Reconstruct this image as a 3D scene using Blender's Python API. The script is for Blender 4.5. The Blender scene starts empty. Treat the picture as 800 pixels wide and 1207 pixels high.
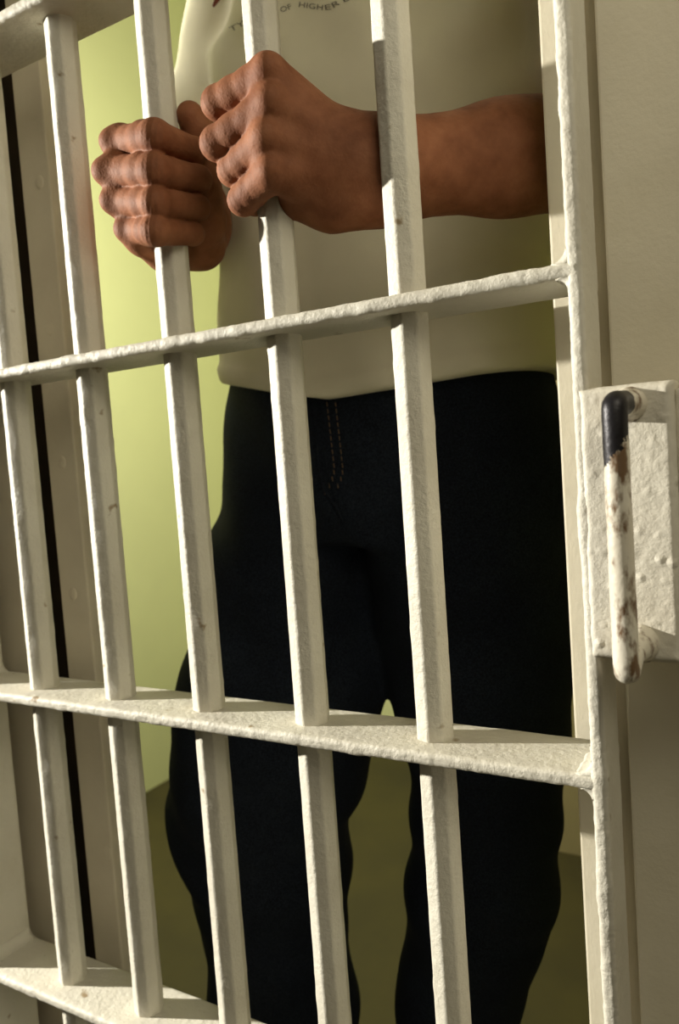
import bpy, bmesh, math
import numpy as np
from mathutils import Vector, noise
from mathutils.bvhtree import BVHTree

C = bpy.context.scene.collection
np.random.seed(4)

# ------------------------------------------------------------------ camera
W, H, F = 800.0, 1207.0, 900.0
CAM = np.array([.54879, -.42657, .01667])
YAW, PITCH, ROLL = -.52378, -.06644, -.06999


def cam_axes():
    f = np.array([math.sin(YAW)*math.cos(PITCH), math.cos(YAW)*math.cos(PITCH), math.sin(PITCH)])
    r = np.array([math.cos(YAW), -math.sin(YAW), 0.])
    u = np.cross(r, f)
    return r*math.cos(ROLL)+u*math.sin(ROLL), -r*math.sin(ROLL)+u*math.cos(ROLL), f


CR, CU, CF = cam_axes()


def ray(px, py):
    return CF*F + CR*(px-W/2) - CU*(py-H/2)


def at(px, py, Y=None, X=None, Z=None):
    d = ray(px, py)
    if Y is not None:
        t = (Y-CAM[1])/d[1]
    elif X is not None:
        t = (X-CAM[0])/d[0]
    else:
        t = (Z-CAM[2])/d[2]
    return CAM+d*t


cam_d = bpy.data.cameras.new('camera')
cam = bpy.data.objects.new('camera', cam_d)
C.objects.link(cam)
cam_d.sensor_fit = 'HORIZONTAL'
cam_d.sensor_width = 36
cam_d.lens = F/W*36
cam_d.clip_start = .01
cam_d.dof.use_dof = True
cam_d.dof.focus_distance = .46
cam_d.dof.aperture_fstop = 13
from mathutils import Matrix
M = Matrix(((CR[0], CU[0], -CF[0], CAM[0]), (CR[1], CU[1], -CF[1], CAM[1]), (CR[2], CU[2], -CF[2], CAM[2]), (0, 0, 0, 1)))
cam.matrix_world = M
bpy.context.scene.camera = cam

# ------------------------------------------------------------------ materials


def mat(name):
    m = bpy.data.materials.new(name)
    m.use_nodes = True
    nt = m.node_tree
    nt.nodes.clear()
    out = nt.nodes.new('ShaderNodeOutputMaterial')
    b = nt.nodes.new('ShaderNodeBsdfPrincipled')
    nt.links.new(b.outputs[0], out.inputs[0])
    tc = nt.nodes.new('ShaderNodeTexCoord')
    return m, nt, b, tc


def nz(nt, tc, scale, detail=4, rough=.55, out='Object', stretch=None):
    n = nt.nodes.new('ShaderNodeTexNoise')
    n.inputs['Scale'].default_value = scale
    n.inputs['Detail'].default_value = detail
    n.inputs['Roughness'].default_value = rough
    if stretch:
        mp = nt.nodes.new('ShaderNodeMapping')
        mp.inputs['Scale'].default_value = stretch
        nt.links.new(tc.outputs[out], mp.inputs[0])
        nt.links.new(mp.outputs[0], n.inputs['Vector'])
    else:
        nt.links.new(tc.outputs[out], n.inputs['Vector'])
    return n.outputs['Fac']


def ramp(nt, fac, stops):
    r = nt.nodes.new('ShaderNodeValToRGB')
    nt.links.new(fac, r.inputs[0])
    while len(r.color_ramp.elements) > 1:
        r.color_ramp.elements.remove(r.color_ramp.elements[-1])
    r.color_ramp.elements[0].position = stops[0][0]
    r.color_ramp.elements[0].color = stops[0][1]+(1,)
    for p_, c_ in stops[1:]:
        e = r.color_ramp.elements.new(p_)
        e.color = c_+(1,)
    return r.outputs[0]


def mixc(nt, fac, a, b):
    m = nt.nodes.new('ShaderNodeMix')
    m.data_type = 'RGBA'
    if isinstance(fac, float):
        m.inputs[0].default_value = fac
    else:
        nt.links.new(fac, m.inputs[0])
    for i, v in ((6, a), (7, b)):
        if isinstance(v, tuple):
            m.inputs[i].default_value = v+(1,)
        else:
            nt.links.new(v, m.inputs[i])
    return m.outputs[2]


def math_(nt, op, a, b=None):
    m = nt.nodes.new('ShaderNodeMath')
    m.operation = op
    for i, v in enumerate((a, b)):
        if v is None:
            continue
        if isinstance(v, (int, float)):
            m.inputs[i].default_value = v
        else:
            nt.links.new(v, m.inputs[i])
    return m.outputs[0]


def bump(nt, b, h, strength, dist, prev=None):
    n = nt.nodes.new('ShaderNodeBump')
    n.inputs['Strength'].default_value = strength
    n.inputs['Distance'].default_value = dist
    nt.links.new(h, n.inputs['Height'])
    if prev is not None:
        nt.links.new(prev, n.inputs['Normal'])
    nt.links.new(n.outputs[0], b.inputs['Normal'])
    return n.outputs[0]


def paint(name, base, dark, rough=.58, b1=.6, fleck=True, lump=0.):
    m, nt, b, tc = mat(name)
    c = ramp(nt, nz(nt, tc, 14, 5), [(.35, dark), (.62, base)])
    if fleck:
        fl = ramp(nt, nz(nt, tc, 55, 3, .5), [(.70, (0, 0, 0)), (.76, (1, 1, 1))])
        c = mixc(nt, fl, c, (.30, .22, .12))
    nt.links.new(c, b.inputs['Base Color'])
    b.inputs['Roughness'].default_value = rough
    n1 = bump(nt, b, nz(nt, tc, 230, 5, .65), b1*1.4, .0011)
    n2 = bump(nt, b, nz(nt, tc, 60, 3), b1, .0015, n1)
    if lump:
        v = nt.nodes.new('ShaderNodeTexVoronoi')
        v.inputs['Scale'].default_value = 95
        nt.links.new(tc.outputs['Object'], v.inputs['Vector'])
        lm = ramp(nt, v.outputs['Distance'], [(.0, (1, 1, 1)), (.28, (0, 0, 0))])
        msk = ramp(nt, nz(nt, tc, 30, 2), [(.5, (0, 0, 0)), (.62, (1, 1, 1))])
        bump(nt, b, mixc(nt, msk, (0., 0., 0.), lm), lump, .0012, n2)
    return m


M_PAINT = paint('cream_gloss_paint', (.68, .645, .54), (.60, .56, .46))
M_LOCK = paint('cream_brushed_paint', (.72, .68, .57), (.64, .59, .48), b1=.42, fleck=False, lump=.9)
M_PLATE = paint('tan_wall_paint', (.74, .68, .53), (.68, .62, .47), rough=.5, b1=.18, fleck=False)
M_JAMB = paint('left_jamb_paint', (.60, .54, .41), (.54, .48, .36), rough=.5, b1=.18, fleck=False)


def m_simple(name, col, rough=.6, scale=20, var=.25, bs=0., bscale=200):
    m, nt, b, tc = mat(name)
    d = tuple(x*(1-var) for x in col)
    nt.links.new(ramp(nt, nz(nt, tc, scale), [(.35, d), (.65, col)]), b.inputs['Base Color'])
    b.inputs['Roughness'].default_value = rough
    if bs:
        bump(nt, b, nz(nt, tc, bscale), bs, .001)
    return m


M_GREEN = m_simple('yellow_green_wall_paint', (.56, .58, .30), .55, 3, .06, .12, 90)
M_TAN = m_simple('olive_tan_wall_paint', (.24, .20, .09), .7, 4, .12, .12, 90)
M_FLOOR = m_simple('dark_olive_floor', (.047, .038, .004), .75, 5, .3, .2, 60)
M_CEIL = m_simple('cell_ceiling_paint', (.55, .55, .42), .8, 4, .1)
M_SLIT_SHADE = m_simple('slit_shade_dark', (.035, .022, .012), .9, 30, .4)  # near-black colour stands in for the shade inside the left slit
M_SHOE = m_simple('shoe_leather', (.02, .018, .016), .5, 40, .3)
M_SOLE = m_simple('shoe_sole', (.05, .045, .04), .8, 40, .3)
M_INK = m_simple('dark_print', (.17, .155, .12), .9, 300, .3)
M_RED = m_simple('red_print', (.20, .045, .02), .9, 300, .3)
M_STITCH = m_simple('tan_stitching', (.17, .105, .05), .9, 500, .5)
M_HAIR = m_simple('dark_hair', (.015, .01, .008), .6, 120, .5, .6, 400)
M_EYE = m_simple('eye', (.5, .47, .42), .2, 30, .05)
M_IRIS = m_simple('iris', (.03, .015, .01), .2, 30, .2)
M_NAIL = m_simple('fingernail', (.42, .24, .16), .35, 60, .15)


def m_skin():
    m, nt, b, tc = mat('brown_skin')
    c = ramp(nt, nz(nt, tc, 55, 5), [(.3, (.18, .062, .025)), (.7, (.31, .125, .060))])
    nt.links.new(c, b.inputs['Base Color'])
    b.inputs['Roughness'].default_value = .68
    b.inputs['Specular IOR Level'].default_value = .22
    b.inputs['Subsurface Weight'].default_value = .08
    b.inputs['Subsurface Radius'].default_value = (.004, .0015, .0008)
    v = nt.nodes.new('ShaderNodeTexVoronoi')
    v.feature = 'DISTANCE_TO_EDGE'
    v.inputs['Scale'].default_value = 420
    nt.links.new(tc.outputs['Object'], v.inputs['Vector'])
    n1 = bump(nt, b, v.outputs['Distance'], .28, .0006)
    n2 = bump(nt, b, nz(nt, tc, 170, 4, .6), .45, .0012, n1)
    bump(nt, b, nz(nt, tc, 60, 3, .5), .35, .002, n2)
    return m


M_SKIN = m_skin()


def m_cloth():
    m, nt, b, tc = mat('pale_cotton_jersey')
    c = ramp(nt, nz(nt, tc, 12, 3), [(.3, (.70, .65, .50)), (.7, (.78, .73, .57))])
    nt.links.new(c, b.inputs['Base Color'])
    b.inputs['Roughness'].default_value = .95
    n1 = bump(nt, b, nz(nt, tc, 900, 2), .35, .0006)
    bump(nt, b, nz(nt, tc, 16, 2, .4, stretch=(1.2, 1., .7)), .35, .012, n1)
    return m


M_SHIRT = m_cloth()


def m_denim():
    m, nt, b, tc = mat('dark_navy_denim')
    c1 = ramp(nt, nz(nt, tc, 700, 2), [(.35, (.0045, .0065, .012)), (.7, (.016, .021, .032))])
    c2 = ramp(nt, nz(nt, tc, 9, 3), [(.35, (.7, .7, .7)), (.7, (1.25, 1.25, 1.2))])
    mm = nt.nodes.new('ShaderNodeMix')
    mm.data_type = 'RGBA'
    mm.blend_type = 'MULTIPLY'
    mm.inputs[0].default_value = 1
    nt.links.new(c1, mm.inputs[6])
    nt.links.new(c2, mm.inputs[7])
    nt.links.new(mm.outputs[2], b.inputs['Base Color'])
    b.inputs['Roughness'].default_value = .95
    b.inputs['Specular IOR Level'].default_value = .15
    bump(nt, b, nz(nt, tc, 900, 2), .5, .0006)
    return m


M_DENIM = m_denim()


def m_handle():
    m, nt, b, tc = mat('chipped_handle_paint')
    sx = nt.nodes.new('ShaderNodeSeparateXYZ')
    nt.links.new(tc.outputs['Object'], sx.inputs[0])
    edge = math_(nt, 'ADD', sx.outputs['Z'], math_(nt, 'MULTIPLY', math_(nt, 'SUBTRACT', nz(nt, tc, 160, 5, .65), .5), .034))
    edge = math_(nt, 'ADD', edge, math_(nt, 'MULTIPLY', math_(nt, 'SUBTRACT', .485, sx.outputs['X']), 1.4))
    edge = math_(nt, 'SUBTRACT', edge, math_(nt, 'MULTIPLY', math_(nt, 'MAXIMUM', math_(nt, 'ADD', sx.outputs['Y'], .049), 0.), 4.))
    bare = math_(nt, 'GREATER_THAN', edge, .0105)
    base = ramp(nt, nz(nt, tc, 20, 4), [(.35, (.64, .58, .46)), (.6, (.74, .69, .57))])
    st = ramp(nt, nz(nt, tc, 120, 4, .65, stretch=(1, 1, .45)), [(.50, (0, 0, 0)), (.62, (1, 1, 1))])
    c = mixc(nt, st, base, (.17, .10, .05))
    c = mixc(nt, bare, c, (.02, .018, .02))
    nt.links.new(c, b.inputs['Base Color'])
    b.inputs['Roughness'].default_value = .42
    nt.links.new(math_(nt, 'MULTIPLY', bare, .5), b.inputs['Metallic'])
    n1 = bump(nt, b, nz(nt, tc, 180, 4), .6, .0008)
    inv = math_(nt, 'SUBTRACT', 1., bare)
    bump(nt, b, inv, .7, .0006, n1)
    return m


M_HANDLE = m_handle()

# ------------------------------------------------------------------ mesh helpers


def link(name, me, m=None, parent=None):
    o = bpy.data.objects.new(name, me)
    C.objects.link(o)
    if m is not None:
        me.materials.append(m)
    if parent is not None:
        o.parent = parent
    return o


def from_bm(name, bm, m, parent=None, smooth=True):
    me = bpy.data.meshes.new(name)
    bmesh.ops.recalc_face_normals(bm, faces=bm.faces)
    bm.to_mesh(me)
    bm.free()
    if smooth:
        me.polygons.foreach_set('use_smooth', [True]*len(me.polygons))
    return link(name, me, m, parent)


def from_arrays(name, V, Q, m, parent=None):
    me = bpy.data.meshes.new(name)
    me.from_pydata([tuple(v) for v in V], [], [tuple(q) for q in Q])
    me.polygons.foreach_set('use_smooth', [True]*len(me.polygons))
    me.update()
    return link(name, me, m, parent)


def box(bm, x0, x1, y0, y1, z0, z1, bev=0., seg=2):
    r = bmesh.ops.create_cube(bm, size=1)
    vs = r['verts']
    for v in vs:
        v.co = Vector((x0+(v.co.x+.5)*(x1-x0), y0+(v.co.y+.5)*(y1-y0), z0+(v.co.z+.5)*(z1-z0)))
    if bev:
        es = list({e for v in vs for e in v.link_edges})
        bmesh.ops.bevel(bm, geom=es, offset=bev, segments=seg, affect='EDGES', profile=.6)


def structure(name, boxes, m, bev=0.):
    bm = bmesh.new()
    for b_ in boxes:
        box(bm, *b_, bev=bev)
    o = from_bm(name, bm, m, smooth=False)
    o['kind'] = 'structure'
    return o


def rough_strip(name, length, depth, thick, axis, origin, m, parent, seed, amp=.0012, step=.0017):
    """a painted flat bar: rounded section swept along its length, the skin lumpy with old paint"""
    a, b_ = depth/2, thick/2
    rr = min(b_*.75, .0032)
    prof = []
    nper = {0: 5, 1: 2}
    cs = [(a-rr, b_-rr, 0), (-a+rr, b_-rr, 90), (-a+rr, -b_+rr, 180), (a-rr, -b_+rr, 270)]
    for i, (cx, cy, st) in enumerate(cs):
        for k in range(5):
            an = math.radians(st+k*22.5)
            prof.append((cx+rr*math.cos(an), cy+rr*math.sin(an)))
        nx = cs[(i+1) % 4]
        e0 = prof[-1]
        an = math.radians(nx[2])
        e1 = (nx[0]+rr*math.cos(an), nx[1]+rr*math.sin(an))
        n = 12 if i in (0, 2) else 2
        for k in range(1, n+1):
            t = k/(n+1)
            prof.append((e0[0]+(e1[0]-e0[0])*t, e0[1]+(e1[1]-e0[1])*t))
    n = max(2, int(length/step))
    V, Q = [], []
    P = len(prof)
    for i in range(n+1):
        s = length*i/n
        for (d, t) in prof:
            # d along depth (Y), t along thickness
            if axis == 'X':
                p_ = Vector((origin[0]+s, origin[1]+d, origin[2]+t))
                nrm = Vector((0, d/a*.6, t/b_*.6))
            else:
                p_ = Vector((origin[0]+t, origin[1]+d, origin[2]+s))
                nrm = Vector((t/b_*.6, d/a*.6, 0))
            k = noise.noise(p_*150+Vector((seed, 0, 0)))*.55+noise.noise(p_*330+Vector((0, seed, 0)))*.45
            big = noise.noise(p_*60+Vector((seed, seed, 0)))
            f = 1.0 if d < -a+.006 else .3
            lump = max(0., big-.15)*1.6
            p_ = p_+nrm*(amp*f*(k*.7+lump))
            V.append(p_)
    for i in range(n):
        for j in range(P):
            j2 = (j+1) % P
            Q.append((i*P+j, (i+1)*P+j, (i+1)*P+j2, i*P+j2))
    Q.append(tuple(range(P)))
    Q.append(tuple(n*P+j for j in reversed(range(P))))
    me = bpy.data.meshes.new(name)
    me.from_pydata(V, [], Q)
    bm = bmesh.new()
    bm.from_mesh(me)
    bmesh.ops.recalc_face_normals(bm, faces=bm.faces)
    bm.to_mesh(me)
    bm.free()
    me.polygons.foreach_set('use_smooth', [True]*len(me.polygons))
    return link(name, me, m, parent)


# ------------------------------------------------------------------ the barred door
FZ = -.92                      # floor
S = .09                        # bar spacing
D, R, T = .0545, .0118, .0080  # crossbar depth, bar radius, plate thickness
door = bpy.data.objects.new('barred_cell_door', None)
C.objects.link(door)
door.location = (.18, 0, FZ)
door['label'] = 'cream painted steel cell door of vertical bars and flat crossbars, gripped by a prisoner'
door['category'] = 'cell door'
door['kind'] = 'thing'
DO = Vector(door.location)


def dchild(o):
    o.location = o.location-DO
    return o


ZTOP = 1.2
z_tops = [.3679, .1086, -.1577, -.4187]
z_all = [1.16, .895, .63]+z_tops+[-.68, -.872]
XL, XR = -.098, .467


def make_bar(x, seed):
    n, rows = 8, 520
    z0, z1 = -.88, 1.158
    V, Q = [], []
    cross = []
    ch = .0022                   # softened arris
    for k in range(n):
        a = math.radians(-90+45*k)
        a0, a1 = a-.11, a+.11
        cross += [(R*math.cos(a0)*.985, R*math.sin(a0)*.985), (R*math.cos(a)*.998, R*math.sin(a)*.998), (R*math.cos(a1)*.985, R*math.sin(a1)*.985)]
    P = len(cross)
    for i in range(rows+1):
        z = z0+(z1-z0)*i/rows
        for (cx, cy) in cross:
            v = Vector((x+cx, cy, z))
            k = noise.noise(Vector((v.x*160+seed, v.y*160, v.z*70)))
            bg = max(0, noise.noise(Vector((v.x*90, v.y*90+seed, v.z*90)))-.25)
            s = 1+.018*k+.07*bg
            V.append(Vector((x+cx*s, cy*s, z)))
    for i in range(rows):
        for j in range(P):
            j2 = (j+1) % P
            Q.append((i*P+j, i*P+j2, (i+1)*P+j2, (i+1)*P+j))
    Q.append(tuple(reversed(range(P))))
    Q.append(tuple(rows*P+j for j in range(P)))
    me = bpy.data.meshes.new('bar')
    me.from_pydata(V, [], Q)
    me.polygons.foreach_set('use_smooth', [True]*len(me.polygons))
    me.update()
    o = link('bar', me, M_PAINT, door)
    wn = o.modifiers.new('face_weight', 'WEIGHTED_NORMAL')
    wn.weight = 100
    return dchild(o)


for k in range(5):
    make_bar(S*k, 3.7*k)
for i, zt in enumerate(z_all):
    cb = dchild(rough_strip('crossbar', XR-XL-.006, D, T, 'X', (XL+.003, 0, zt-T/2), M_PAINT, door, 11.3*i))
    # concave weld fillets where the crossbar meets the stiles
    for sx, xs in ((1, XR-T), (-1, XL+T)):
        for sz, z0 in ((1, zt), (-1, zt-T)):
            if abs(zt) > .6 and sz*zt > 0:
                continue
            rf = .0085 if sz > 0 else .006
            bm = bmesh.new()
            ringv = []
            nd = 16
            for q in range(nd+1):
                y = -D/2+.0012+(D-.0024)*q/nd
                jit = 1+.18*noise.noise(Vector((q*.7, zt*30, sz*3.)))
                pts = [(xs+sx*.002, z0-sz*.002)]
                for t in range(9):
                    a = t/8*math.pi/2
                    pts.append((xs-sx*rf*jit*(1-math.sin(a)), z0+sz*rf*jit*(1-math.cos(a))))
                ringv.append([bm.verts.new((px_, y, pz_)) for px_, pz_ in pts])
            for q in range(nd):
                for t in range(len(ringv[0])):
                    t2 = (t+1) % len(ringv[0])
                    bm.faces.new((ringv[q][t], ringv[q][t2], ringv[q+1][t2], ringv[q+1][t]))
            bm.faces.new(ringv[0])
            bm.faces.new(list(reversed(ringv[-1])))
            from_bm('weld_fillet', bm, M_PAINT, cb)
dchild(rough_strip('stile', 2.06, .0395, T, 'Z', (XR-T/2, -D/2+.01975, -.885), M_PAINT, door, 91.))
dchild(rough_strip('stile', 2.06, D, T, 'Z', (XL+T/2, 0, -.885), M_PAINT, door, 57.))

# lock plate: a thick painted plate with a lip, lumpy with paint
bm = bmesh.new()
nx, nzq = 46, 120
lx0, lx1, lz0, lz1 = .4615, .5065, -.0945, .0445
grid = []
for i in range(nx+1):
    col = []
    for j in range(nzq+1):
        x = lx0+(lx1-lx0)*i/nx
        z = lz0+(lz1-lz0)*j/nzq
        e = min(i/nx*(lx1-lx0), (nx-i)/nx*(lx1-lx0), j/nzq*(lz1-lz0), (nzq-j)/nzq*(lz1-lz0))
        y = -.0285+max(0., .004-e)**2*180
        if i == 0 or j == 0 or i == nx or j == nzq:
            y += .001
        y -= .0011*max(0, noise.noise(Vector((x*170, 3, z*170)))-.25)+.0004*noise.noise(Vector((x*80, 1, z*80)))
        col.append(bm.verts.new((x+.0005*noise.noise(Vector((7, z*90, x*20))), y, z+.0005*noise.noise(Vector((x*120, z*20, 5))))))
    grid.append(col)
for i in range(nx):
    for j in range(nzq):
        bm.faces.new((grid[i][j], grid[i+1][j], grid[i+1][j+1], grid[i][j+1]))
rim = [grid[i][0] for i in range(nx+1)]+[grid[nx][j] for j in range(1, nzq+1)]+[grid[i][nzq] for i in range(nx-1, -1, -1)]+[grid[0][j] for j in range(nzq-1, 0, -1)]
back = [bm.verts.new((v.co.x, .012, v.co.z)) for v in rim]
for a in range(len(rim)):
    b_ = (a+1) % len(rim)
    bm.faces.new((rim[b_], rim[a], back[a], back[b_]))
bm.faces.new(back)
lock = dchild(from_bm('lock_plate', bm, M_LOCK, door))
bm = bmesh.new()
box(bm, .5062, .560, -.0225, .014, -.092, .0405, .002)
dchild(from_bm('lock_case', bm, M_LOCK, door))

# pull handle


def tube(pts, rads, name, m, parent, n=20, sub=4, squash=1., lump=0.):
    P = []
    N = len(pts)
    pts = [Vector(p_) for p_ in pts]
    for i in range(N-1):
        p0, p1, p2, p3 = pts[max(i-1, 0)], pts[i], pts[i+1], pts[min(i+2, N-1)]
        for s in range(sub):
            t = s/sub
            q = .5*((2*p1)+(p2-p0)*t+(2*p0-5*p1+4*p2-p3)*t*t+(3*p1-p0-3*p2+p3)*t**3)
            P.append((q, rads[i]+(rads[i+1]-rads[i])*t))
    P.append((pts[-1], rads[-1]))
    V, Q = [], []
    side = Vector((1, 0, 0))
    for i, (q, r_) in enumerate(P):
        tg = (P[min(i+1, len(P)-1)][0]-P[max(i-1, 0)][0]).normalized()
        s_ = (side-tg*side.dot(tg)).normalized()
        u_ = tg.cross(s_)
        side = s_
        for k in range(n):
            a = 2*math.pi*k/n
            v = q+s_*math.cos(a)*r_+u_*math.sin(a)*r_*squash
            if lump:
                v += (v-q).normalized()*lump*(noise.noise(v*130)+.6*max(0, noise.noise(v*260)))
            V.append(v)
    for i in range(len(P)-1):
        for k in range(n):
            k2 = (k+1) % n
            Q.append((i*n+k, i*n+k2, (i+1)*n+k2, (i+1)*n+k))
    Q.append(tuple(reversed(range(n))))
    Q.append(tuple((len(P)-1)*n+k for k in range(n)))
    return from_arrays(name, V, Q, m, parent)


hx = .4850
hp = [(hx+.0012, -.026, 0.0343), (hx+.0010, -.036, 0.0343), (hx+.0005, -.047, 0.0343), (hx+.0001, -.0545, 0.0343), (hx, -.0585, 0.0330), (hx, -.0600, 0.0288), (hx, -.0602, .018), (hx, -.0602, 0), (hx, -.0602, -.030), (hx, -.0602, -.062),
      (hx, -.0602, -.0785), (hx, -.0600, -.0870), (hx, -.0585, -.0905), (hx+.0001, -.0545, -.0885), (hx+.0006, -.047, -.0850), (hx+.0010, -.036, -.0845), (hx+.0012, -.026, -.0845)]
hr = [.0095, .0068, .0060, .0058, .0058, .0057, .0057, .0057, .0058, .0058, .0058, .0058, .0058, .0060, .0062, .0076, .0108]
hd = tube(hp, hr, 'pull_handle', M_HANDLE, door, n=28, sub=7, lump=.00022)
hd['label'] = 'cream pull handle with chipped paint and bare dark top'
dchild(hd)

# ------------------------------------------------------------------ setting
YP = .0455
structure('wall_front_right', [(.4655, 2.2, YP, YP+.012, FZ, 1.75), (.434, .4505, YP, YP+.012, FZ, 1.75)], M_PLATE, .0015)
structure('trim_9', [(.4440, .480, .068, .073, FZ, 1.3), (.4440, .4475, YP+.0125, .068, FZ, 1.3), (.4700, .4735, YP+.0125, .068, FZ, 1.3)], M_PLATE)
structure('wall_front_left', [(-2.4, -.062, YP, YP+.012, FZ, 1.75), (-2.4, -.0985, -.0245, .0265, FZ, 1.75)], M_JAMB, .0015)  # second box: unseen block added to stop lamp light behind the left stile
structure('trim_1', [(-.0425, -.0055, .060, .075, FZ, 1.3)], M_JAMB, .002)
structure('trim_2', [(-.24, -.142, .165, .175, FZ, 1.3), (-.24, -.235, YP+.0125, .165, FZ, 1.3)], M_SLIT_SHADE)  # dark sheets put behind the slit to paint its unlit depth
structure('wall_front_top', [(-.0985, .4655, YP-.001, YP+.011, 1.22, 1.75)], M_PLATE)
WX0, WX1 = -1.10, 1.25
WY1 = float(at(300, 858, Z=FZ)[1])
structure('floor', [(-4, 4, -3, WY1+.1, FZ-.05, FZ)], M_FLOOR)
structure('wall_left', [(WX0-.1, WX0, .0585, WY1, FZ, 1.75)], M_GREEN)
structure('wall_back', [(WX0-.1, WX1+.1, WY1, WY1+.1, FZ, 1.75)], M_GREEN)
structure('wall_right', [(WX1, WX1+.1, .0585, WY1, FZ, 1.75)], M_GREEN)
structure('ceiling', [(WX0-.1, WX1+.1, YP, WY1+.1, 1.75, 1.85)], M_CEIL)
PB = at(665, 1006, Z=FZ)
structure('wall_inner_right', [(float(at(600, 990, Y=PB[1])[0]), WX1, PB[1], PB[1]+.08, FZ, 1.75)], M_TAN, .003)
# raised seam of the left wall lining
sp = at(170, 941, Z=FZ)
structure('trim_3', [(WX0, WX0+.018, at(152, 954, X=WX0+.002)[1]-.009, at(152, 954, X=WX0+.002)[1]+.009, FZ, 1.75)], M_GREEN, .002)
# plug welds down the left post
for k, (px_, py_) in enumerate([(47, 215), (59, 388), (73, 545), (86, 700), (127, 1005)]):
    c = at(px_, py_, Y=.060)
    bm = bmesh.new()
    bmesh.ops.create_uvsphere(bm, u_segments=18, v_segments=8, radius=1)
    for v in bm.verts:
        v.co = Vector((c[0]+v.co.x*.005, .0600+v.co.y*.0011, c[2]+v.co.z*.006))
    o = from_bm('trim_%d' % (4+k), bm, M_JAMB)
    o['kind'] = 'structure'

# ------------------------------------------------------------------ signed distance modelling


def smin(a, b, k):
    if k <= 0:
        return np.minimum(a, b)
    h = np.clip(.5+.5*(b-a)/k, 0, 1)
    return b*(1-h)+a*h-k*h*(1-h)


def cone(X, Y, Z, a, b, ra, rb, sq=None):
    """round cone; sq=(unit vector n, factor) squashes across n"""
    a = np.asarray(a, float)
    b = np.asarray(b, float)
    ab = b-a
    L2 = max(ab@ab, 1e-12)
    dx, dy, dz = X-a[0], Y-a[1], Z-a[2]
    t = np.clip((dx*ab[0]+dy*ab[1]+dz*ab[2])/L2, 0, 1)
    ex, ey, ez = dx-ab[0]*t, dy-ab[1]*t, dz-ab[2]*t
    if sq is None:
        d = np.sqrt(ex*ex+ey*ey+ez*ez)
    else:
        n, f = sq
        q = ex*n[0]+ey*n[1]+ez*n[2]
        d = np.sqrt(ex*ex+ey*ey+ez*ez+q*q*(1/(f*f)-1))
    return d-(ra+(rb-ra)*t)


def ell(X, Y, Z, c, r):
    q = np.sqrt(((X-c[0])/r[0])**2+((Y-c[1])/r[1])**2+((Z-c[2])/r[2])**2)
    return (q-1)*min(r)


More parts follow.
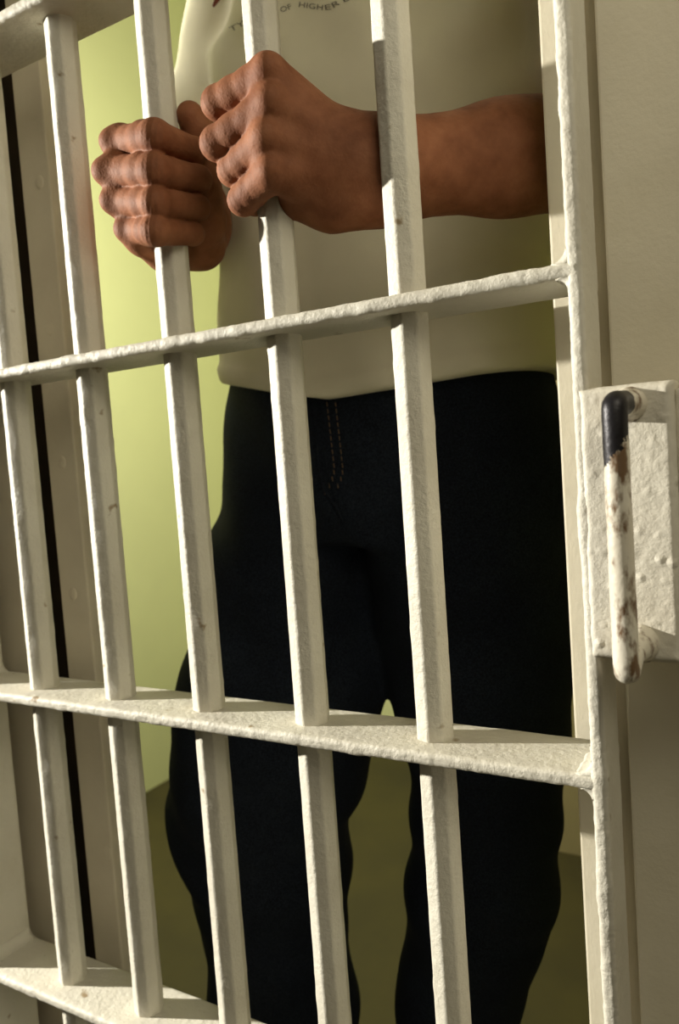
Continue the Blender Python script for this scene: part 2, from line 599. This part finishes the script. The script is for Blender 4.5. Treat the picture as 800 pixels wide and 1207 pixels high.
class Grid:
    def __init__(s, xs, ys, zs):
        s.xs, s.ys, s.zs = [np.asarray(v, np.float64) for v in (xs, ys, zs)]
        s.D = np.full((len(xs), len(ys), len(zs)), .05, np.float32)

    def sl(s, lo, hi):
        out = []
        for v, l, h in zip((s.xs, s.ys, s.zs), lo, hi):
            out.append(slice(max(0, np.searchsorted(v, l)-1), min(len(v), np.searchsorted(v, h)+1)))
        return tuple(out)

    def co(s, sl):
        return (s.xs[sl[0]][:, None, None], s.ys[sl[1]][None, :, None], s.zs[sl[2]][None, None, :])

    def cone(s, a, b, ra, rb, k=.01, sq=None, sub=False):
        a = np.asarray(a, float)
        b = np.asarray(b, float)
        m = max(ra, rb)*(1.05 if sq is None else max(1.05, sq[1]*1.05))+k+.015
        sl = s.sl(np.minimum(a, b)-m, np.maximum(a, b)+m)
        d = cone(*s.co(sl), a, b, ra, rb, sq)
        s.D[sl] = smin(s.D[sl], d, k)

    def chain(s, pts, rads, k=.01, sq=None):
        for i in range(len(pts)-1):
            s.cone(pts[i], pts[i+1], rads[i], rads[i+1], k, sq)

    def ell(s, c, r, k=.01, sub=False):
        c = np.asarray(c, float)
        r = np.asarray(r, float)
        m = k+.015
        sl = s.sl(c-r-m, c+r+m)
        d = ell(*s.co(sl), c, r)
        if sub:
            s.D[sl] = -smin(-s.D[sl], d, k)
        else:
            s.D[sl] = smin(s.D[sl], d, k)

    def stack(s, rows, k=.01, n=2.):
        """elliptical trunk: rows of (z, cx, cy, a, b)"""
        rows = sorted(rows)
        zz = [r_[0] for r_ in rows]
        sl = s.sl((-9, -9, zz[0]-.05), (9, 9, zz[-1]+.05))
        X, Y, Z = s.co(sl)
        zc = np.clip(Z, zz[0], zz[-1])
        g = []
        for i in range(1, 5):
            v = np.interp(zc.ravel(), zz, [r_[i] for r_ in rows])
            w = v.copy()
            g.append(w.reshape(1, 1, -1))
        q = (np.abs((X-g[0])/g[2])**n+np.abs((Y-g[1])/g[3])**n)**(1/n)
        d = (q-1)*np.minimum(g[2], g[3])
        e = np.abs(Z-zc)
        d = np.where(e > 0, np.sqrt(np.maximum(d, 0)**2+e*e), d)
        s.D[sl] = smin(s.D[sl], np.minimum(d, .05), k)

    def mesh(s):
        Dm = s.D
        I = Dm < 0
        nx, ny, nz_ = I.shape
        cnt = np.zeros((nx-1, ny-1, nz_-1), np.uint8)
        for i in (0, 1):
            for j in (0, 1):
                for k in (0, 1):
                    cnt += I[i:nx-1+i, j:ny-1+j, k:nz_-1+k]
        act = (cnt > 0) & (cnt < 8)
        ci = np.argwhere(act)
        idx = np.full(act.shape, -1, np.int64)
        idx[act] = np.arange(len(ci))
        acc = np.zeros((len(ci), 3))
        num = np.zeros(len(ci))
        ax = (s.xs, s.ys, s.zs)
        corners = [(i, j, k) for i in (0, 1) for j in (0, 1) for k in (0, 1)]
        val = {c: Dm[ci[:, 0]+c[0], ci[:, 1]+c[1], ci[:, 2]+c[2]] for c in corners}
        pos = {c: np.stack([ax[d][ci[:, d]+c[d]] for d in range(3)], 1) for c in corners}
        for c in corners:
            for d in range(3):
                if c[d] == 0:
                    c2 = list(c)
                    c2[d] = 1
                    c2 = tuple(c2)
                    a, b = val[c], val[c2]
                    m = (a < 0) != (b < 0)
                    t = (a[m]/(a[m]-b[m]))[:, None]
                    acc[m] += pos[c][m]*(1-t)+pos[c2][m]*t
                    num[m] += 1
        V = acc/num[:, None]
        Q = []
        for d in range(3):
            o = [q for q in range(3) if q != d]
            slA = [slice(None)]*3
            slB = [slice(None)]*3
            slA[d] = slice(0, -1)
            slB[d] = slice(1, None)
            A, B = I[tuple(slA)], I[tuple(slB)]
            e = np.argwhere(A != B)
            lim = np.array(act.shape)
            ok = (e[:, o[0]] > 0) & (e[:, o[1]] > 0) & (e[:, o[0]] < lim[o[0]]) & (e[:, o[1]] < lim[o[1]])
            e = e[ok]
            quad = []
            for (p_, q_) in ((-1, -1), (0, -1), (0, 0), (-1, 0)):
                c = e.copy()
                c[:, o[0]] += p_
                c[:, o[1]] += q_
                quad.append(idx[c[:, 0], c[:, 1], c[:, 2]])
            quad = np.stack(quad, 1)
            flip = A[e[:, 0], e[:, 1], e[:, 2]] == (d == 1)
            quad[flip] = quad[flip][:, ::-1]
            Q.append(quad)
        Q = np.concatenate(Q)
        return V, Q


def relax(V, Q, it=1, lam=.5):
    for _ in range(it):
        s_ = np.zeros_like(V)
        n_ = np.zeros(len(V))
        for a in range(4):
            for b in (Q[:, (a+1) % 4],):
                np.add.at(s_, Q[:, a], V[b])
                np.add.at(n_, Q[:, a], 1)
                np.add.at(s_, b, V[Q[:, a]])
                np.add.at(n_, b, 1)
        V = V*(1-lam)+s_/np.maximum(n_, 1)[:, None]*lam
    return V


def mesh_obj(name, V, Q, m, parent=None):
    me = bpy.data.meshes.new(name)
    me.vertices.add(len(V))
    me.vertices.foreach_set('co', np.ascontiguousarray(V, np.float32).ravel())
    me.loops.add(len(Q)*4)
    me.loops.foreach_set('vertex_index', np.ascontiguousarray(Q, np.int32).ravel())
    me.polygons.add(len(Q))
    me.polygons.foreach_set('loop_start', np.arange(0, len(Q)*4, 4, dtype=np.int32))
    me.polygons.foreach_set('use_smooth', np.ones(len(Q), bool))
    me.update(calc_edges=True)
    me.validate()
    bm = bmesh.new()
    bm.from_mesh(me)
    bmesh.ops.recalc_face_normals(bm, faces=bm.faces)
    bm.to_mesh(me)
    bm.free()
    return link(name, me, m, parent)


def uneven(segs):
    """[(start, step), ..., (end,)] -> coordinates"""
    out = []
    for (a, st), nx_ in zip(segs[:-1], segs[1:]):
        n = max(1, int(round((nx_[0]-a)/st)))
        out += list(a+(nx_[0]-a)*np.arange(n)/n)
    out.append(segs[-1][0])
    return np.array(out)


# ------------------------------------------------------------------ hands
def frame(ax):
    d = np.array([CAM[0]-ax[0], CAM[1]-ax[1], 0.])
    return d/np.linalg.norm(d)


BC, BD = np.array([2*S, 0, 0]), np.array([3*S, 0, 0])


def hp_(axis, zx, zy, v):
    """a point of a hand: seen at crop pixel (zx, zy), v metres from the bar's axis towards the viewer"""
    n = frame(axis)
    d = ray(90+zx/2, 40+zy/2)
    t = ((axis+n*v-CAM)@n)/(d@n)
    return CAM+d*t


#                MCP               PIP               DIP               tip            radii
LH = {
    'index':  [(452, 97, .034), (338, 163, .010), (372, 205, -.018), (440, 215, -.026)],
    'middle': [(458, 170, .036), (336, 257, .010), (372, 290, -.018), (440, 292, -.026)],
    'ring':   [(448, 252, .034), (374, 320, .008), (400, 340, -.016), (455, 345, -.025)],
    'pinky':  [(458, 330, .031), (396, 390, .008), (420, 398, -.013), (465, 396, -.022)],
}
LR = {'index': [.0125, .0105, .0092, .0082], 'middle': [.0128, .0108, .0094, .0084], 'ring': [.0120, .0102, .0088, .008], 'pinky': [.0112, .0096, .008, .0072]}
RH = {
    'index':  [(108, 255, -.006), (186, 243, .0295), (279, 276, .005), (266, 294, -.015)],
    'middle': [(93, 325, -.004), (186, 323, .0305), (288, 342, .005), (272, 354, -.015)],
    'ring':   [(108, 395, -.006), (187, 399, .0295), (286, 409, .004), (272, 416, -.015)],
    'pinky':  [(138, 462, -.006), (186, 464, .0275), (274, 471, .004), (260, 471, -.013)],
}
RRD = {'index': [.0122, .0112, .0088, .0080], 'middle': [.0128, .0116, .0090, .0082], 'ring': [.0120, .0106, .0086, .0078], 'pinky': [.0112, .0100, .0079, .0072]}

xs = uneven([(-.16, .007), (.105, .0011), (.36, .005), (.60, .006), (.66,)])
ys = uneven([(-.075, .0011), (.105, .0055), (.47, .007), (.52,)])
zs = uneven([(FZ+.02, .009), (.13, .0011), (.315, .005), (.60, .0035), (.92,)])
G = Grid(xs, ys, zs)
nails = []


def hand(axis, fingers, radii, carp, carp_r, wrist, wr, extra, knuck_dir, web_k):
    lo = np.array([9.]*3)
    hi = -lo
    P = {}
    for f, js in fingers.items():
        P[f] = [hp_(axis, *j) for j in js]
        for q in P[f]:
            lo = np.minimum(lo, q)
            hi = np.maximum(hi, q)
    allp = [hp_(axis, *c) for c in carp]+[hp_(axis, *wrist)]+[hp_(axis, *e) for ch in extra for e in ch[0]]
    for q in allp:
        lo = np.minimum(lo, q)
        hi = np.maximum(hi, q)
    sl = G.sl(lo-.045, hi+.045)
    X, Y, Z = G.co(sl)
    palm = np.full(G.D[sl].shape, .05)
    Wp = hp_(axis, *wrist)
    n = frame(axis)
    names = list(fingers)
    # palm: metacarpals fanned from the carpus
    for f, cp, cr in zip(names, carp, carp_r):
        a, b = P[f][0], hp_(axis, *cp)
        palm = smin(palm, cone(X, Y, Z, a, b, radii[f][0]*.98, cr), .011)
        palm = smin(palm, cone(X, Y, Z, b, Wp, cr, wr*.8), .014)
    for pts, rads, k in extra:
        q = [hp_(axis, *e) for e in pts]
        for i in range(len(q)-1):
            palm = smin(palm, cone(X, Y, Z, q[i], q[i+1], rads[i], rads[i+1]), k)
    # extensor tendons and knuckle caps
    for f, cp in zip(names, carp):
        a, b = P[f][0], hp_(axis, *cp)
        kd = knuck_dir
        ta, tb = a+kd*(radii[f][0]*.86), a*.35+b*.65+kd*(radii[f][0]*.80)
        palm = smin(palm, cone(X, Y, Z, ta, tb, .0030, .0022), .006)
        palm = smin(palm, cone(X, Y, Z, a+kd*(radii[f][0]*.50), a+kd*(radii[f][0]*.56), radii[f][0]*.76, radii[f][0]*.74), .003)
    fing = np.full(palm.shape, .05)
    for f in names:
        p4, r4 = P[f], radii[f]
        d = np.full(palm.shape, .05)
        web = p4[0]*.68+p4[1]*.32
        for (a, b, ra, rb) in ((p4[0], web, r4[0]*.93, r4[1]*web_k), (web, p4[0]*.3+p4[1]*.7, r4[1]*web_k, r4[1]*1.0), (p4[0]*.3+p4[1]*.7, p4[1], r4[1]*1.0, r4[1]*.98), (p4[1], p4[2], r4[1]*.98, r4[2]), (p4[2], p4[3], r4[2], r4[3])):
            d = smin(d, cone(X, Y, Z, a, b, ra, rb), .003)
        # PIP knuckle: bony cap away from the bend
        out = p4[1]-(p4[0]*.5+p4[2]*.5)
        out /= np.linalg.norm(out)
        d = smin(d, cone(X, Y, Z, p4[1]+out*r4[1]*.22, p4[1]+out*r4[1]*.22, r4[1]*.84, r4[1]*.84), .004)
        # creases across the knuckle
        tg = (p4[2]-p4[0])/np.linalg.norm(p4[2]-p4[0])
        q = p4[1]+out*r4[1]*.7
        s_ = (X-q[0])*tg[0]+(Y-q[1])*tg[1]+(Z-q[2])*tg[2]
        rr2 = (X-q[0])**2+(Y-q[1])**2+(Z-q[2])**2
        d = d+.00038*np.sin(s_*2*math.pi/.0036)*np.exp(-rr2/.0085**2)
        fing = smin(fing, d, .0012)
        dt = (p4[3]-p4[2])/np.linalg.norm(p4[3]-p4[2])
        inn = axis*np.array([1, 1, 0])+np.array([0, 0, p4[3][2]])-p4[3]
        inn /= np.linalg.norm(inn)
        nd = -inn-dt*(-inn@dt)
        nd /= np.linalg.norm(nd)
        nails.append((p4[3]*.85+p4[2]*.15+nd*r4[3]*.92, dt, nd, r4[3]))
    both = smin(palm, fing, .003)
    G.D[sl] = smin(G.D[sl], both, .006).astype(np.float32)
    return Wp


nL, nR = frame(BD), frame(BC)
rL = np.array([-nL[1], nL[0], 0])
rR = np.array([-nR[1], nR[0], 0])
WL = hand(BD, LH, LR,
          [(628, 258, .014), (640, 292, .018), (645, 328, .017), (640, 362, .012)], [.0150, .0155, .0155, .0150],
          (715, 324, .010), .027,
          [([(520, 392, .006), (600, 398, .004), (680, 365, .006)], [.0125, .0160, .0180], .012),
           ([(640, 270, -.004), (560, 240, -.022), (500, 190, -.026)], [.0150, .0140, .0120], .010),   # thenar
           ([(500, 190, -.026), (440, 165, -.033), (385, 165, -.031)], [.0110, .0100, .0085], .004)],
          nL, 1.0)
kR = -rR*.75+nR*.1
kR = kR/np.linalg.norm(kR)
WR = hand(BC, RH, RRD,
          [(225, 330, -.052), (225, 370, -.055), (230, 410, -.055), (240, 450, -.052)], [.0150, .0155, .0155, .0150],
          (280, 450, -.082), .0255,
          [([(160, 486, -.012), (215, 510, -.030), (292, 500, -.060)], [.0125, .0150, .0190], .010),
           ([(298, 495, -.050), (298, 440, -.030), (290, 370, -.018), (292, 290, -.014)], [.0150, .0155, .0145, .0115], .010),
           ([(294, 290, -.016), (287, 225, -.008), (268, 193, -.002)], [.0118, .0112, .0098], .004)],
          kR, .88)
# thumb nail of the right hand
tp = hp_(BC, 268, 193, -.002)

# ------------------------------------------------------------------ arms, head and trunk (one body)
SHR, SHL = np.array([.040, .325, .530]), np.array([.390, .320, .495])
ELR = at(236, 258, Y=.265)
ELL = np.array([.512, .215, .233])


def arm(wr, el, sh, rw, rh):
    v = (el-wr)
    m1 = wr+v*.35
    m2 = wr+v*.72
    up = np.array([0, 0, 1.])
    n = np.cross(v, up)
    n /= np.linalg.norm(n)
    G.chain([wr, m1, m2, el], [rw, rw*1.12, rh, rh*.92], .02, (n, .84))
    G.chain([el, el*.5+sh*.5, sh+(0, 0, -.012)], [rh*.95, rh*1.06, .052], .02)


arm(WL, ELL, SHL, .0300, .0475)
arm(WR, ELR, SHR, .0270, .0400)
trunk = [(-.03, .205, .285, .140, .085), (.06, .205, .285, .145, .095), (.12, .205, .285, .150, .100), (.25, .205, .29, .162, .106), (.38, .205, .30, .170, .108),
         (.46, .205, .31, .165, .098), (.52, .205, .32, .120, .075), (.56, .205, .322, .062, .058)]
G.stack(trunk, .03)
G.chain([(.205, .325, .50), (.205, .318, .62)], [.062, .056], .03)
hc = np.array([.205, .300, .735])
G.ell(hc+(0, .01, .035), (.076, .094, .088), .02)
G.ell(hc+(0, -.022, -.045), (.056, .066, .070), .03)
G.ell(hc+(0, -.066, -.100), (.026, .022, .020), .02)
G.ell(hc+(-.036, -.058, -.025), (.022, .02, .022), .02)
G.ell(hc+(.036, -.058, -.025), (.022, .02, .022), .02)
G.cone(hc+(-.040, -.076, .026), hc+(.040, -.076, .026), .009, .009, .012)
for sx in (-1, 1):
    G.ell(hc+(sx*.032, -.086, .006), (.015, .010, .010), .008, True)
    G.ell(hc+(sx*.080, .012, -.005), (.010, .020, .032), .006)
    G.ell(hc+(sx*.013, -.094, -.036), (.008, .009, .008), .006)
G.chain([hc+(0, -.083, .016), hc+(0, -.106, -.030)], [.008, .0125], .010)
G.cone(hc+(-.018, -.081, -.066), hc+(.018, -.081, -.066), .006, .006, .006)
G.cone(hc+(-.015, -.080, -.077), hc+(.015, -.080, -.077), .0065, .0065, .006)
HIPR, HIPL = np.array([.115, .28, -.02]), np.array([.290, .28, -.02])


def spine(l, r, y, Y):
    c = at((l+r)/2, y, Y=Y)
    depth = (c-CAM)@CF
    a = at(l, y, Y=Y)
    b = at(r, y, Y=Y)
    lat = abs((r-l))/F*depth
    return c, lat/2


LEGR = [(240, 452, 700, .235), (224, 448, 800, .215), (212, 428, 870, .205), (208, 408, 940, .20), (224, 402, 1000, .205), (242, 404, 1060, .215), (252, 414, 1180, .225)]
LEGL = [(444, 668, 700, .26), (470, 665, 800, .255), (486, 656, 870, .25), (494, 648, 940, .25), (494, 649, 1000, .25), (485, 640, 1070, .255), (472, 606, 1180, .265)]
legs = []
for hip, LG, rh in ((HIPR, LEGR, .092), (HIPL, LEGL, .095)):
    pts, rads = [hip], [rh]
    for (l, r_, y, Y) in LG:
        c, rr = spine(l, r_, y, Y)
        pts.append(c)
        rads.append(rr)
    last = pts[-1]
    ank = np.array([last[0]+(last[0]-pts[-3][0])*.5, last[1]+.01, FZ+.075])
    pts.append(last*.5+ank*.5)
    rads.append(rads[-1]*.95)
    pts.append(ank)
    rads.append(.062)
    legs.append((pts, rads))
    G.chain([pts[0]+(0, 0, .01)]+pts[1:], [rads[0]*.6]+[q*.68 for q in rads[1:]], .01)
    G.chain([ank, ank+(0, .02, -.03)], [.042, .04], .02)
    G.chain([ank+(0, .03, -.042), ank+(0, -.09, -.048)], [.034, .03], .02)
V, Q = G.mesh()
body = mesh_obj('person', V, Q, M_SKIN)
body['label'] = 'person in a pale t-shirt and dark jeans standing behind the bars, gripping two of them'
body['category'] = 'person'
del G

# fingernails
for c, dt, nd, r_ in nails:
    bm = bmesh.new()
    bmesh.ops.create_uvsphere(bm, u_segments=16, v_segments=10, radius=1)
    sd = np.cross(dt, nd)
    for v in bm.verts:
        q = c+dt*(v.co.x*r_*.75)+sd*(v.co.y*r_*.62)+nd*(v.co.z*.0011-.0022*v.co.y**2)
        v.co = Vector(q)
    from_bm('fingernail', bm, M_NAIL, body)

for sx in (-1, 1):
    c = hc+(sx*.032, -.071, .006)
    bm = bmesh.new()
    bmesh.ops.create_uvsphere(bm, u_segments=20, v_segments=12, radius=.0125)
    for v in bm.verts:
        v.co += Vector(c)
    e = from_bm('eye', bm, M_EYE, body)
    bm = bmesh.new()
    bmesh.ops.create_uvsphere(bm, u_segments=16, v_segments=8, radius=.0058)
    for v in bm.verts:
        v.co = Vector((c[0]+v.co.x, c[1]-.0110+v.co.y*.35, c[2]+v.co.z))
    from_bm('iris', bm, M_IRIS, e)
# short hair
bm = bmesh.new()
bmesh.ops.create_uvsphere(bm, u_segments=48, v_segments=32, radius=1)
cut = [v for v in bm.verts if v.co.z < -.45 or (v.co.y < -.35 and v.co.z < .48) or (abs(v.co.x) > .5 and v.co.y < .05 and v.co.z < .05)]
bmesh.ops.delete(bm, geom=cut, context='VERTS')
for v in bm.verts:
    q = Vector((v.co.x*.0815, v.co.y*.0995, v.co.z*.0945))
    q *= 1+.025*noise.noise(v.co*9)
    v.co = q+Vector(hc+(0, .01, .035))
hair = from_bm('hair', bm, M_HAIR, body)
sm = hair.modifiers.new('thickness', 'SOLIDIFY')
sm.thickness = .008

# ------------------------------------------------------------------ t-shirt
xs = np.arange(-.14, .64, .0036)
ys = np.arange(.10, .47, .0036)
zs = np.arange(.055, .645, .0036)
g = Grid(xs, ys, zs)
st = [(.05, .207, .285, .180, .124), (.12, .207, .285, .180, .126), (.25, .205, .292, .177, .123), (.36, .205, .30, .187, .126), (.45, .205, .308, .185, .118),
      (.52, .205, .318, .150, .098), (.565, .205, .322, .082, .074)]
g.stack(st, .03, 2.25)


def sleeve(sh, el, r0, r1, t):
    e = sh+(el-sh)*t
    u = (el-sh)/np.linalg.norm(el-sh)
    q = Grid(xs, ys, zs)
    q.chain([sh+(0, 0, -.004), e+u*.03], [r0, r1], .045)
    Xq, Yq, Zq = q.co((slice(None),)*3)
    q.D[:] = np.maximum(q.D, (Xq-e[0])*u[0]+(Yq-e[1])*u[1]+(Zq-e[2])*u[2])
    g.D[:] = smin(g.D, q.D, .012)


sleeve(SHL, ELL, .074, .074, .66)
sleeve(SHR, ELR, .070, .062, .74)
X, Y, Z = g.co((slice(None),)*3)
# cloth folds: broad slanting pulls from the armpits and soft ripples
fold = np.zeros_like(g.D)
fold += .0024*np.sin(38*(Z*.8+.45*(X-.2))+1.2+2.*np.sin(9*X+4*Z))*np.clip((Z-.10)/.1, 0, 1)
fold += .0022*np.sin(70*(X+.5*Z)+2.5*np.sin(14*Z))
for (ax_, sgn) in ((SHL, 1), (SHR, -1)):
    dd = (X-ax_[0])*-sgn*.75+(Z-(ax_[2]-.12))*.65
    fold += .0045*np.sin(95*dd+1)*np.exp(-(((X-ax_[0])**2+(Z-ax_[2]+.11)**2)/.012))
fold += .002*np.sin(120*Z+30*X)*np.exp(-((Z-.20)**2)/.004)*np.clip((X-.2)/.15, 0, 1)
g.D += fold.astype(np.float32)
# hem: rolls out a little, then ends
hem = .0765+.030*np.clip((.20-X)/.17, 0, 1.2)+.004*np.clip((X-.2)/.2, 0, 1)+.004*np.sin(16*X+8*Y)
g.D -= (.0034*np.exp(-((Z-hem-.010)/.0095)**4)).astype(np.float32)
g.D[:] = np.maximum(g.D, hem-Z)
# neck opening
g.D[:] = np.where(np.hypot(X-.205, Y-.318)+0*Z < .088, np.maximum(g.D, Z-.562-.25*(Y-.32)), g.D)
V, Q = g.mesh()
V = relax(V, Q, 1, .4)
shirt = mesh_obj('t_shirt', V, Q, M_SHIRT, body)
shirt['label'] = 'pale cotton t-shirt with faint lettering across the chest'
bvh_s = BVHTree.FromPolygons([tuple(v) for v in V], [tuple(q) for q in Q])
del g

# printed lettering following the cloth


def print_on(bvh, px, py, off=.0006):
    d = Vector(ray(px, py)).normalized()
    h = bvh.ray_cast(Vector(CAM), d)
    if h[0] is None:
        return None
    return h[0]-d*off


def lettering(txt, x0, y0, x1, y1, size):
    cu = bpy.data.curves.new('lettering', 'FONT')
    cu.body = txt
    cu.size = 1
    cu.resolution_u = 3
    t = bpy.data.objects.new('lettering', cu)
    C.objects.link(t)
    dg = bpy.context.evaluated_depsgraph_get()
    me = bpy.data.meshes.new_from_object(t.evaluated_get(dg))
    C.objects.unlink(t)
    bpy.data.objects.remove(t)
    w = max(v.co.x for v in me.vertices)
    ca = math.atan2(y1-y0, x1-x0)
    L = math.hypot(x1-x0, y1-y0)
    bm = bmesh.new()
    bm.from_mesh(me)
    bmesh.ops.triangulate(bm, faces=bm.faces)
    ok = True
    for v in bm.verts:
        u, q = v.co.x/w*L, v.co.y*size
        p_ = print_on(bvh_s, x0+u*math.cos(ca)+q*math.sin(ca), y0+u*math.sin(ca)-q*math.cos(ca))
        if p_ is None:
            ok = False
            break
        v.co = p_
    if not ok:
        bm.free()
        return None
    return from_bm('printed_lettering', bm, M_INK, shirt, smooth=False)


for a in (('TY', 272, 38, 289, 29, 9), ('OF', 331, 15, 344, 10, 9), ('HIGH', 351, 8, 380, 12, 9), ('E', 382, 12, 390, 11, 9), ('R', 392, 10, 401, 5, 9), ('ED', 404, 3, 424, -4, 9), ('U', 428, -1, 440, -3, 9)):
    lettering(*a)
bm = bmesh.new()
ring = []
for (px_, py_) in [(250, 7), (252, 9), (257, 3), (262, -3), (266, -8), (259, -8), (253, -2)]:
    p_ = print_on(bvh_s, px_, py_)
    if p_ is not None:
        ring.append(bm.verts.new(p_))
if len(ring) > 3:
    bm.faces.new(ring)
    from_bm('printed_emblem', bm, M_RED, shirt, smooth=False)
else:
    bm.free()

# ------------------------------------------------------------------ jeans
xs = np.arange(-.16, .50, .0042)
ys = np.arange(.07, .46, .0042)
zs = np.arange(FZ+.01, .125, .0042)
g = Grid(xs, ys, zs)
g.stack([(-.06, .194, .285, .186, .118), (.0, .195, .285, .186, .119), (.07, .197, .285, .176, .114), (.115, .198, .285, .170, .110)], .02, 2.2)
for pts, rads in legs:
    q = Grid(xs, ys, zs)
    q.chain(pts, rads, .03)
    g.D[:] = smin(g.D, q.D, .022)
X, Y, Z = g.co((slice(None),)*3)
fold = np.zeros_like(g.D)
fold += .0032*np.sin(75*Z+25*X+2.*np.sin(20*X))*np.exp(-((Z+.36)/.10)**2)
fold += .0024*np.sin(60*Z-30*X+1.5*np.sin(12*Y))*np.exp(-((Z+.62)/.14)**2)
fold += .003*np.sin(90*(Z-.6*np.abs(X-.2))+.5)*np.exp(-((Z+.10)/.07)**2)
fold += .002*np.sin(40*Z+60*X)
g.D += fold.astype(np.float32)
g.D[:] = np.maximum(g.D, FZ+.045-Z)
g.D[:] = np.maximum(g.D, Z-.115)
V, Q = g.mesh()
V = relax(V, Q, 1, .4)
jeans = mesh_obj('jeans', V, Q, M_DENIM, body)
jeans['label'] = 'dark navy denim jeans with a stitched fly'
bvh_j = BVHTree.FromPolygons([tuple(v) for v in V], [tuple(q) for q in Q])
del g


def seam(pix, r_, name, m):
    pts = [print_on(bvh_j, *q, off=.0003) for q in pix]
    if any(p_ is None for p_ in pts):
        return
    tube(pts, [r_]*len(pts), name, m, jeans, n=6, sub=4)


# fly: raised placket and its two rows of tan stitches, then the inseam stitches
for dx in (0, 9):
    seam([(371+dx, 470), (372+dx, 500), (374+dx, 530), (377+dx, 560), (384+dx, 580), (393+dx*.4, 592)], .0011 if dx else .0016, 'fly_seam', M_DENIM)
for dx in (14, 24):
    for k in range(14):
        y0 = 474+k*8.0
        x0 = 371+dx+k*.9-(max(0, k-9)**2)*.9
        seam([(x0, y0), (x0+.4, y0+2.6), (x0+.8, y0+5.2)], .0005, 'stitch', M_STITCH)
seam([(393, 592), (405, 615), (420, 650), (440, 700), (452, 740)], .0016, 'crotch_seam', M_DENIM)
seam([(420, 645), (412, 680), (402, 715), (392, 760), (388, 800)], .0013, 'inseam', M_DENIM)

# shoes
for pts, rads in legs:
    a = pts[-1]
    gs = Grid(np.arange(a[0]-.08, a[0]+.08, .005), np.arange(a[1]-.20, a[1]+.13, .005), np.arange(FZ+.004, FZ+.14, .005))
    gs.chain([a+(0, .045, -.035), a+(0, -.04, -.030), a+(0, -.125, -.042)], [.040, .043, .036], .02)
    gs.chain([a+(0, .02, .01), a+(0, .02, -.03)], [.044, .044], .02)
    Xs, Ys, Zs = gs.co((slice(None),)*3)
    gs.D[:] = np.maximum(gs.D, FZ+.018-Zs)
    V, Q = gs.mesh()
    sh = mesh_obj('shoe', V, Q, M_SHOE, body)
    bm = bmesh.new()
    top, bot = [], []
    for k in range(32):
        an = 2*math.pi*k/32
        w = .040+.006*math.sin(an*1.0-.0)**2-.004*(math.cos(an) > 0)
        px_, py_ = a[0]+w*math.sin(an), a[1]-.040-.128*math.cos(an)
        top.append(bm.verts.new((px_, py_, FZ+.020)))
        bot.append(bm.verts.new((px_, py_, FZ+.0005)))
    bm.faces.new(top)
    bm.faces.new(list(reversed(bot)))
    for k in range(32):
        k2 = (k+1) % 32
        bm.faces.new((top[k2], top[k], bot[k], bot[k2]))
    from_bm('sole', bm, M_SOLE, sh)

# ------------------------------------------------------------------ light


def lamp(name, kind, loc, energy, col, size=.1, target=None, size_y=None):
    d = bpy.data.lights.new(name, kind)
    d.energy = energy
    d.color = col
    if kind == 'AREA':
        d.size = size
        if size_y:
            d.shape = 'RECTANGLE'
            d.size_y = size_y
    else:
        d.shadow_soft_size = size
    o = bpy.data.objects.new(name, d)
    C.objects.link(o)
    o.location = loc
    if target is not None:
        o.rotation_euler = (Vector(target)-Vector(loc)).to_track_quat('-Z', 'Y').to_euler()
    return o


key = lamp('corridor_lamp', 'SPOT', (-1.65, -.70, .43), 470, (1., .96, .86), .022, (.2, 0, -.03))
key.data.spot_size = math.radians(58)
key.data.spot_blend = .35
lamp('right_fill', 'AREA', (.88, -.47, .62), 2.6, (1., .92, .72), .4, (.50, .05, .15))  # unseen fill added at the right to lift plate and bar faces
lamp('front_fill', 'AREA', (1.15, -1.4, .75), 2.5, (1., .92, .72), 1.0, (.3, .1, 0))  # large fill added behind the camera, stands in for corridor bounce
lamp('cell_lamp', 'AREA', (.1, .75, 1.65), 2.6, (1., .95, .76), .4, (.1, .85, -.9))
lamp('cell_wall_lamp', 'AREA', (-.36, .14, .72), 37, (1., .96, .80), .2, (-.88, 1.75, .12))

w = bpy.data.worlds.new('world')
bpy.context.scene.world = w
w.use_nodes = True
bg = w.node_tree.nodes['Background']
bg.inputs[0].default_value = (1., .88, .62, 1)
bg.inputs[1].default_value = .035

vs = bpy.context.scene.view_settings
vs.view_transform = 'Standard'
vs.look = 'None'
vs.exposure = -.1
vs.gamma = 1
vs.use_curve_mapping = False
